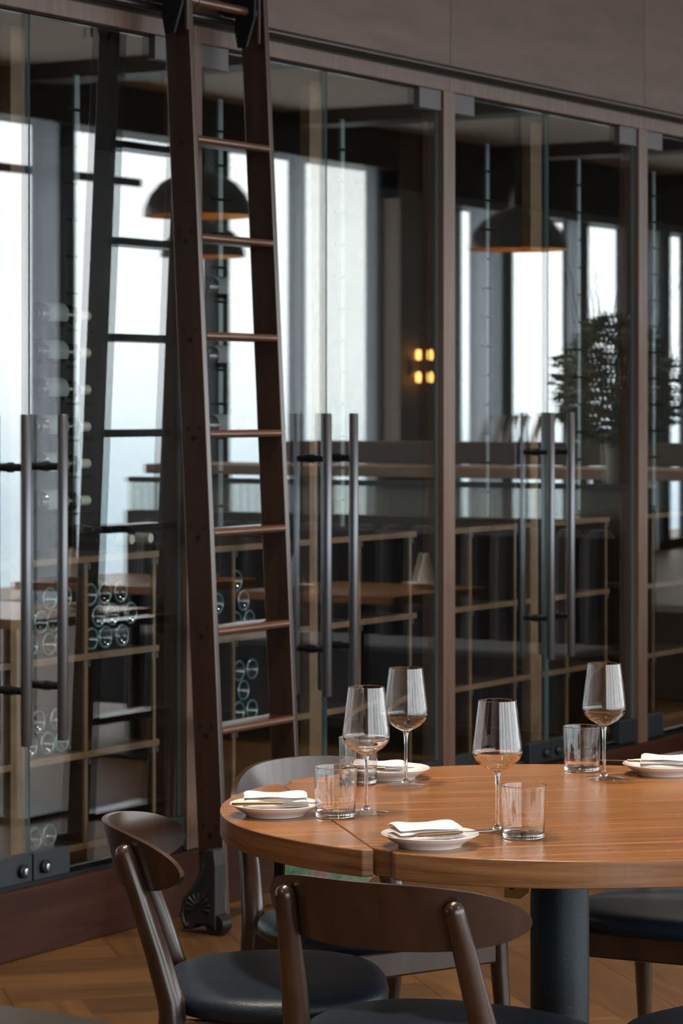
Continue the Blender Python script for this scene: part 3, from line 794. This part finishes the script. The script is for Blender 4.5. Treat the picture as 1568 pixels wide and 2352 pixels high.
def napkin(pl_, ang, label, L_=.115, W_=.062, H_=.016, off=(0, 0), tilt=0, open_=False):
    bm = bmesh.new(); nx, ny = 26, 12
    # layered fold: three leaves of cloth, the outer fold rounded
    for lay in range(3):
        z0 = H_*lay/3; z1 = z0+H_/3*.86; s = 1-.03*lay
        g = []
        for side in (0, 1):
            for i in range(nx+1):
                for j in range(ny+1):
                    u = -1+2*i/nx; v = -1+2*j/ny
                    x = u*L_/2*s; y = v*W_/2*(s-.04*lay)+.003*math.sin(u*3+lay*2)
                    edge = (1-abs(u)**14)*(1-abs(v)**10)
                    zc = (z0+z1)/2; th = (z1-z0)/2
                    puff = .0018*math.sin(u*4+lay)*math.cos(v*3+lay)+(.004*(1-v*v) if lay == 2 else .0015*(1-v*v)*lay)
                    z = zc+(th if side else -th)*max(edge, .0)**.5+(puff if side or lay else 0)
                    g.append(bm.verts.new((x, y, z)))
        K = (nx+1)*(ny+1)
        for side in (0, 1):
            for i in range(nx):
                for j in range(ny):
                    a = side*K+i*(ny+1)+j; bm.faces.new((g[a], g[a+ny+1], g[a+ny+2], g[a+1]))
        for i in range(nx):
            for j in (0, ny): a = i*(ny+1)+j; b = a+ny+1; bm.faces.new((g[a], g[b], g[K+b], g[K+a]))
        for j in range(ny):
            for i in (0, nx): a = i*(ny+1)+j; bm.faces.new((g[a], g[a+1], g[K+a+1], g[K+a]))
    o = fin(bm, 'napkin', 'linen', None, smooth=True, ang=75)
    wo = RT*off[0]+FW*off[1]
    o.location = (pl_.location.x+wo.x, pl_.location.y+wo.y, TH+.0145); v = RT*math.cos(ang)+FW*math.sin(ang); o.rotation_euler = (R(tilt), 0, math.atan2(v.y, v.x))
    tag(o, label, 'napkin', 'folded linen napkins on the plates'); return o
napkin(plates[0], .05, 'rolled white linen napkin on the left leaf plate', .125, .055, .024, (.0, .012))
napkin(plates[1], .32, 'folded white linen napkin on the front plate', .122, .085, .022, (-.008, .006))
napkin(plates[2], -.1, 'folded linen napkin on the far plate behind a wine glass', .11, .07, .018, (-.02, 0))
napkin(plates[3], -.15, 'puffed linen napkin on the far right plate', .12, .07, .022, (.01, 0))
def knife(pl_, off, ang, label, L_=.165, mat='bronze', tilt=0.):
    root = empty('butter_knife'); bm = bmesh.new()
    tube(bm, [(-L_/2, 0, 0), (-L_/2+.01, 0, 0), (-.005, 0, 0), (.012, 0, 0)], [.0022, .0036, .0026, .0022], 10); fin(bm, 'knife_handle', mat, root, smooth=True)
    bm = bmesh.new(); pts = [(.010, -.002), (.03, -.0065), (L_/2-.012, -.0065), (L_/2, 0.0015), (L_/2-.010, .0045), (.03, .0035), (.010, .002)]; prism(bm, pts, -.0006, .0006); fin(bm, 'blade', 'steel', root, bevel=.0003)
    wo = RT*off[0]+FW*off[1]; v = RT*math.cos(ang)+FW*math.sin(ang)
    root.location = (pl_.location.x+wo.x, pl_.location.y+wo.y, TH+.0262); root.rotation_euler = (0, tilt, math.atan2(v.y, v.x)); tag(root, label, 'knife', 'butter knives on the plates'); return root
knife(plates[0], (.005, -.034), .06, 'thin dark-handled butter knife across the left leaf plate', .17)
knife(plates[1], (.045, -.022), .42, 'butter knife leaning off the right rim of the front plate', .16)
knife(plates[2], (-.02, -.045), .1, 'butter knife on the far plate behind a wine glass', .15)
k4 = knife(plates[3], (-.062, .012), 3.0, 'bronze spoon-like knife sticking out left of the far right plate', .15)

# ================================================================== THE ROOM BEHIND THE VIEWER (seen in the glass)
def vX(px, y): return XW(px, y)               # x of a reflected column standing at real depth -y
WY = 8.0; WY2 = 8.0
WH = 3.61; WH2 = 3.36
xa = vX(872, WY); xc = vX(1040, WY2)
# header above the windows, piers
hb = BX('wall_window', 'beam_wood', XL, xa, -WY-.15, -WY+.20, WH, CEIL); tag(hb, kind='structure')
hb = BX('wall_window_end', 'beam_wood', xa, XR, -WY2-.15, -WY2+.20, WH2, CEIL); tag(hb, kind='structure')
blk = empty('wall_pier', (0, 0, 0), kind='structure')
xb = vX(916, WY)
BX('pier', 'wall_dark_wood', xb, vX(1036, WY-.22), -WY-.12, -WY+.22, 0, CEIL, blk)
BX('pier_lit_face', 'wall_tan', xa, xb-.002, -WY-.1, -WY+.205, 0, CEIL, blk)  # lit face of the pier, its light put into a paler colour
wn = 0
def window(x0, x1, y, WH=WH):
    global wn
    wn += 1
    wdw = empty('window_%d' % wn, (0, 0, 0), kind='structure')
    BX('frame', 'mullion', x0, x0+.03, -y-.10, -y+.02, 0, WH, wdw); BX('frame', 'mullion', x1-.03, x1, -y-.10, -y+.02, 0, WH, wdw)
    BX('sill', 'mullion', x0+.05, x1-.05, -y-.10, -y+.02, 0, .10, wdw)
    bm = bmesh.new(); box(bm, x0+.05, x1-.05, -y-.046, -y-.040, .1, WH); fin(bm, 'window_glass', 'stem_glass_thin', wdw)
    return wdw
cols1 = [vX(-340, WY), vX(148, WY), vX(503, WY), xa]
step = cols1[2]-cols1[1]
xs = [cols1[1]-step*k for k in range(12) if cols1[1]-step*k > XL][::-1]
allc = [XL]+xs+[cols1[2], xa]
for a, b in zip(allc, allc[1:]): window(a+.06, b-.06 if b != xa else b, WY)
for i, x in enumerate(allc[1:-1]):
    tag(BX('trim_%d' % (20+i), 'mullion', x-.06, x+.06, -WY-.12, -WY+.06, 0, WH), kind='structure')
cols2 = [xc, vX(1150, WY2), vX(1325, WY2), vX(1446, WY2), vX(1515, WY2), vX(1590, WY2), XR]
cols2 = [c for c in cols2 if c <= XR]
for a, b in zip(cols2, cols2[1:]):
    if b-a > .5: window(a+.10, b-.10, WY2, WH2)
for i, x in enumerate(cols2[1:-1]):
    tag(BX('trim_%d' % (40+i), 'mullion', x-.10, x+.10, -WY2-.12, -WY2+.08, 0, WH2), kind='structure')
# transom and balustrade bars outside
tb = BX('trim_60', 'mullion', vX(-60, WY), vX(330, WY), -WY-.06, -WY-.02, onY(200, 405, WY).z-.03, onY(200, 405, WY).z+.03); tag(tb, kind='structure')
def curtain(x0, x1, y, mat, label, amp=.05, waves=None, z1=None):
    z1 = z1 or (WH-.02 if x1 < xb else WH2-.02)
    bm = bmesh.new(); n = max(12, int((x1-x0)/.02)); prev = None; waves = waves or max(2, int((x1-x0)/.14))
    for i in range(n+1):
        u = i/n; x = x0+(x1-x0)*u; yy = -y+amp*math.sin(u*waves*2*PI)+.012*math.sin(u*17)
        c = (bm.verts.new((x, yy, .02)), bm.verts.new((x, yy, z1)), bm.verts.new((x, yy+.003, z1)), bm.verts.new((x, yy+.003, .02)))
        if prev:
            bm.faces.new((prev[0], c[0], c[1], prev[1])); bm.faces.new((prev[2], c[2], c[3], prev[3])); bm.faces.new((prev[1], c[1], c[2], prev[2]))
        prev = c
    o = fin(bm, 'curtain', mat, None, smooth=True, ang=80); tag(o, label, 'curtain', 'floor-length curtains at the windows'); return o
curtain(vX(70, WY-.25), vX(136, WY-.25), WY-.25, 'curtain_gray', 'grey curtain mirrored in the leftmost glass door')
curtain(vX(660, WY-.25), vX(704, WY-.25), WY-.25, 'curtain_gray', 'grey curtain mirrored just right of the ladder')
curtain(vX(709, WY-.25), vX(838, WY-.25), WY-.25, 'sheer', 'pale sheer curtain mirrored in the middle door pair', amp=.008)
curtain(vX(842, WY-.25), vX(862, WY-.25), WY-.25, 'curtain_gray', 'narrow dark grey curtain mirrored beside the brown pier')
curtain(vX(1076, WY2-.25), vX(1122, WY2-.25), WY2-.25, 'curtain_gray', 'grey curtain mirrored beneath the right pendant')
curtain(vX(1128, WY2-.25), vX(1150, WY2-.25), WY2-.25, 'curtain_gray', 'second grey curtain mirrored beneath the right pendant')
curtain(vX(1305, WY2-.25), vX(1330, WY2-.25), WY2-.25, 'curtain_gray', 'grey curtain mirrored behind the tall flower vase')
curtain(vX(1490, WY2-.25), vX(1512, WY2-.25), WY2-.25, 'curtain_gray', 'grey curtain mirrored at the right edge')

def vp(px, py, Z):                            # reflected point: photo pixel + optical depth -> real place
    p = CAM + ray(px, py)*Z; return Vector((p.x, -p.y, p.z))
# sconces on the pier
for i, (px, py) in enumerate(((948, 841), (975, 841))):
    z = vp(px, py, (WY+4.81-.2)/ray(px, py).y).z; p = onY(px, py, WY-.24); 
    s = empty('wall_sconce', (p.x, -WY+.24, p.z), label=['twin amber wall sconce mirrored on the dark pier, left one', 'twin amber wall sconce mirrored on the dark pier, right one'][i], cat='lamp', group='amber wall sconces')
    bm = bmesh.new(); box(bm, -.03, .03, -.02, .0, -.10, .10); fin(bm, 'backplate', 'brass', s)
    for zz in (-.10, .10):
        bm = bmesh.new(); lathe(bm, [(0, -.050), (.015, -.04), (.020, 0), (.015, .04), (0, .050)], 16); fin(bm, 'lamp_glass', 'sconce_glow', s, smooth=True, loc=(0, .055, zz))
# pendants
def make_pendant():
    root = empty('pendant_lamp'); bm = bmesh.new()
    lathe(bm, [(.305, 0), (.300, .045), (.270, .115), (.215, .180), (.140, .225), (.075, .245), (.045, .260), (.040, .36), (.030, .40), (0, .405)], 48)
    fin(bm, 'shade', 'pendant_bronze', root, smooth=True)
    bm = bmesh.new(); lathe(bm, [(.301, .001), (.295, .044), (.265, .112), (.210, .175), (.138, .218), (0, .235)], 48); fin(bm, 'shade_lining', 'pendant_gold', root, smooth=True)
    bm = bmesh.new(); lathe(bm, [(0, .06), (.035, .075), (.05, .11), (.03, .16), (0, .17)], 20); fin(bm, 'bulb', 'pendant_bulb', root, smooth=True)
    bm = bmesh.new(); 
    for i in range(16):
        a = 2*PI*i/16; b = 2*PI*(i+1)/16; tube(bm, [(.035*math.cos(a), 0, .44+.035*math.sin(a)), (.035*math.cos(b), 0, .44+.035*math.sin(b))], .007, 6, cap=False)
    fin(bm, 'ring', 'pendant_bronze', root, smooth=True)
    bm = bmesh.new(); tube(bm, [(0, 0, .47), (0, 0, CEIL-.0)], .007, 8); o = fin(bm, 'cord', 'black_metal', root); 
    return root
PD = make_pendant()
for i, (px, py, Z, lb) in enumerate(((455, 497, 15.6, 'bronze dome pendant mirrored behind the ladder, the nearer one'), (465, 590, 20.2, 'smaller-looking bronze dome pendant mirrored below the nearer one behind the ladder'),
                                     (1188, 574, 17.3, 'bronze dome pendant lamp mirrored in the right-hand doors'))):
    o = PD if i == 0 else copy_tree(PD)
    p = vp(px, py, Z); o.location = p; tag(o, lb, 'lamp', 'bronze dome pendants over the tables')
    sc_ = (CEIL-p.z)
    for ch in o.children:
        if ch.name.startswith('cord'):
            if i: ch.data = ch.data.copy()
            for v in ch.data.vertices:
                if v.co.z > 1: v.co.z = sc_
# one mirrored recessed light; the rows below are added to brighten the room
dls = [vp(1100, 347, (CEIL-1.51)*FPX/(HY-347))]
for x in (1.2, 4.2, 5.6, 8.2, 11.0, 14.2, 18.0): 
    for y in (-1.7, -5.6): dls.append(Vector((x, y, CEIL)))
def make_dl():
    r = empty('ceiling_light'); bm = bmesh.new(); lathe(bm, [(.075, .0), (.095, .0), (.097, -.006), (.075, -.008)], 32, close=True); fin(bm, 'rim', 'porcelain', r, smooth=True)
    bm = bmesh.new(); lathe(bm, [(0, -.003), (.074, -.003), (.074, -.001), (0, -.001)], 32); fin(bm, 'diffuser', 'lamp_warm', r); return r
DL = make_dl()
spot = bpy.data.lights.new('fill_downlight', 'SPOT'); spot.energy = 320; spot.color = (1, .88, .74); spot.spot_size = R(100); spot.spot_blend = .6; spot.shadow_soft_size = .16  # extra spots under the added rows, brightening table and room
for i, p in enumerate(dls):
    o = DL if i == 0 else copy_tree(DL); o.location = (p.x, p.y, CEIL-.001)
    tag(o, 'round recessed ceiling light with warm glow mirrored above the right pendant' if i == 0 else 'added recessed ceiling light, %s of the row %s' % (['first', 'second', 'third', 'fourth', 'fifth', 'sixth', 'seventh'][(i-1)//2], ['nearer the glass doors', 'nearer the windows'][(i-1) % 2]), 'ceiling light', 'recessed downlights in the ceiling')
    if i:
        s = bpy.data.objects.new('fill_downlight', spot); C.objects.link(s); s.location = (p.x, p.y, CEIL-.02)

# low partition with fluted glass band, banquette, oak bar, vase, dining tables in the mirror image
XPt = 11.4
pt = empty('bar_partition', (XPt, -1.6, 0), label='low partition with a fluted glass band mirrored behind the doors', cat='partition')
def PX(name, mat, x0, x1, y0, y1, z0, z1, bev=0.): return BX(name, mat, x0-XPt, x1-XPt, y0+1.6, y1+1.6, z0, z1, pt, bevel=bev)
PX('base', 'beam_wood', XPt, XPt+.12, -3.4, -.62, 0, 1.0)
PX('glass_band', 'sheer', XPt+.03, XPt+.05, -3.4, -.64, 1.0, 1.14)
for k in range(60):
    if k % 1 == 0:
        y = -3.38+k*.045
        bm = bmesh.new(); tube(bm, [(XPt+.03-XPt, y+1.6, 1.0), (XPt+.03-XPt, y+1.6, 1.14)], .010, 6, cap=False)
        if k == 0: acc = bm
        else:
            me_ = bpy.data.meshes.new('t'); bm.to_mesh(me_); bm.free(); acc.from_mesh(me_); bpy.data.meshes.remove(me_)
fin(acc, 'flutes', 'sheer', pt, smooth=True)
PX('top_rail', 'mullion', XPt+.01, XPt+.08, -3.4, -.62, 1.14, 1.165)
bq = empty('banquette', (XPt-.40, -1.6, 0), label='dark blue channel-tufted banquette mirrored below the fluted glass band', cat='bench')
BX('bench', 'blue_velvet', .0-.25, .38, -1.6, .95, .12, .46, bq, bevel=.03)
for k in range(17):
    bm = bmesh.new(); y = -1.55+k*.15; tube(bm, [(.285, y, .46), (.285, y, .70), (.285, y, .93), (.285, y, .965)], [.07, .072, .068, .04], 10); fin(bm, 'channel', 'blue_velvet', bq, smooth=True)
bar = empty('bar_counter', (XPt+2.2, -2.4, 0), label='oak bar counter mirrored above the fluted glass band', cat='counter')
p0 = vp(834, 1083, 15.2); p1 = vp(1430, 1090, 14.0)
BX('counter_top', 'oak_bar', -.35, .35, -2.2, 1.9, 1.13, 1.185, bar, bevel=.004)
BX('counter_front', 'beam_wood', -.25, .25, -2.1, 1.8, 0, .45, bar)
for y_ in (-2.0, -.7, .6, 1.7): BX('counter_leg', 'beam_wood', -.2, .2, y_-.03, y_+.03, .45, 1.13, bar)
BX('back_counter', 'wall_dark_wood', 1.1, 1.6, -2.2, 2.1, 1.17, 1.30, bar, bevel=.004)
for y_ in (-2.1, .0, 2.0): BX('counter_leg', 'wall_dark_wood', 1.2, 1.5, y_-.04, y_+.04, 0, 1.17, bar)
# vase with foliage
vb = vp(1415, 1120, 13.0)
vs = empty('flower_vase', (vb.x, vb.y, vb.z), label='tall cream vase of leafy branches mirrored at the right', cat='vase')
bm = bmesh.new(); lathe(bm, [(0, 0), (.050, 0), (.056, .01), (.060, .10), (.066, .23), (.070, .26), (.064, .262), (.055, .10), (0, .05)], 32); fin(bm, 'pot', 'ceramic', vs, smooth=True)
BX('pedestal', 'wall_dark_wood', -.13, .13, -.13, .13, -vb.z, -.002, vs, bevel=.004)
rnd = random.Random(3)
def leafbm(count, spread, mat, name, zlo, zhi):
    bm = bmesh.new()
    for _ in range(count):
        a = rnd.uniform(0, 2*PI); h = rnd.random(); rr = spread*(.25+.75*rnd.random()**.6)*math.sin(PI*min(1, .18+h*.74))
        c = Vector((rr*math.cos(a), rr*math.sin(a), zlo+(zhi-zlo)*h)); l_ = rnd.uniform(.035, .065)
        d = Vector((math.cos(a)+rnd.uniform(-.8, .8), math.sin(a)+rnd.uniform(-.8, .8), rnd.uniform(-.5, .9))).normalized(); s = d.cross(Vector((rnd.uniform(-1, 1), rnd.uniform(-1, 1), rnd.uniform(-1, 1)))).normalized()*l_*.28
        u = d.cross(s).normalized()*l_*.08
        v = [bm.verts.new(q) for q in (c, c+d*l_*.45+s, c+d*l_, c+d*l_*.45-s, c+d*l_*.45+u)]
        bm.faces.new((v[0], v[1], v[4])); bm.faces.new((v[1], v[2], v[4])); bm.faces.new((v[2], v[3], v[4])); bm.faces.new((v[3], v[0], v[4]))
    o = fin(bm, name, mat, vs); o['kind'] = 'stuff'; return o
leafbm(1500, .30, 'leaf', 'foliage', .20, .78); leafbm(800, .27, 'leaf_brown', 'foliage', .20, .62)
bm = bmesh.new()
for _ in range(26):
    a = rnd.uniform(0, 2*PI); p = Vector((0, 0, .24)); d = Vector((math.cos(a)*.35, math.sin(a)*.35, 1)).normalized(); pts = [p.copy()]; L_ = rnd.choice([.5, .6, .9, 1.05])
    for k in range(7):
        d = (d+Vector((rnd.uniform(-.22, .22), rnd.uniform(-.22, .22), .02))).normalized(); p = p+d*L_/7; pts.append(p.copy())
        if k > 2 and rnd.random() < .6:
            e2 = (d+Vector((rnd.uniform(-.8, .8), rnd.uniform(-.8, .8), .1))).normalized(); tube(bm, [p, p+e2*.08, p+e2*.15+Vector((0, 0, .02))], [.0018, .0013, .0008], 5)
    tube(bm, pts, [.0045-.0005*k for k in range(8)], 5)
fin(bm, 'branches', 'twig', vs, smooth=True)['kind'] = 'stuff'
# mirrored dining tables with white settings
def small_table(x, y, label):
    t = empty('side_dining_table', (x, y, 0), 0, label=label, cat='table', group='square tables in the mirrored room')
    BX('tabletop', 'walnut', -.38, .38, -.38, .38, .715, .75, t, bevel=.004)
    bm = bmesh.new(); lathe(bm, [(0, .01), (.035, .01), (.035, .715), (0, .715)], 20); fin(bm, 'pedestal', 'black_metal', t, smooth=True)
    BX('base_plate', 'black_metal', -.22, .22, -.22, .22, 0, .012, t)
    return t
tabs = []; TN = ['the mirrored table at the left edge', 'the mirrored table left of the ladder', 'the mirrored table by the middle handles']
for i, (tx, ty, lb) in enumerate(((8.4, -1.77, 'square table mirrored at the left edge below the door handles'), (10.15, -2.45, 'square table mirrored left of the ladder at rack height'),
                                  (10.15, -1.30, 'square table mirrored right of the middle handles'))):
    p = Vector((tx, ty, 0)); small_table(tx, ty, lb)
    for k, (dx, dy) in enumerate(((-.2, -.2), (.2, .2))):
        o = copy_tree(PLt); o.location = (p.x+dx, p.y+dy, .7504); tag(o, 'white plate on %s, %s' % (TN[i], 'nearer the glass' if dy > 0 else 'farther from the glass'), 'plate', 'white plates in the mirrored room')
        bm = bmesh.new(); lathe(bm, [(0, .008), (.045, .008), (.035, .05), (.012, .14), (0, .15)], 16); n_ = fin(bm, 'napkin', 'linen', None, smooth=True, loc=(p.x+dx, p.y+dy, .75))
        tag(n_, 'standing napkin on %s, %s' % (TN[i], 'nearer the glass' if dy > 0 else 'farther from the glass'), 'napkin', 'standing napkins in the mirrored room')
for o in bpy.data.objects:
    if o.name.startswith('bread_plate') and o.location.length == 0: pass

for k in range(6):
    bm = bmesh.new()
    vs_ = [bm.verts.new(q) for q in ((-.03, -.035, 0), (.03, -.035, 0), (.03, .025, .16), (-.03, .025, .16), (-.03, -.030, 0), (.03, -.030, 0), (.03, .030, .16), (-.03, .030, .16))]
    for f in ((0, 1, 2, 3), (7, 6, 5, 4), (0, 4, 5, 1), (1, 5, 6, 2), (2, 6, 7, 3), (3, 7, 4, 0)): bm.faces.new([vs_[i] for i in f])
    o = fin(bm, 'menu_card', 'linen', None, loc=(XPt+2.2+1.35, -3.30+.085*k, 1.3002)); tag(o, 'white menu card leaning on the mirrored back counter, %s from the pendant side' % ['first', 'second', 'third', 'fourth', 'fifth', 'sixth'][k], 'card', 'white cards on the mirrored back counter')
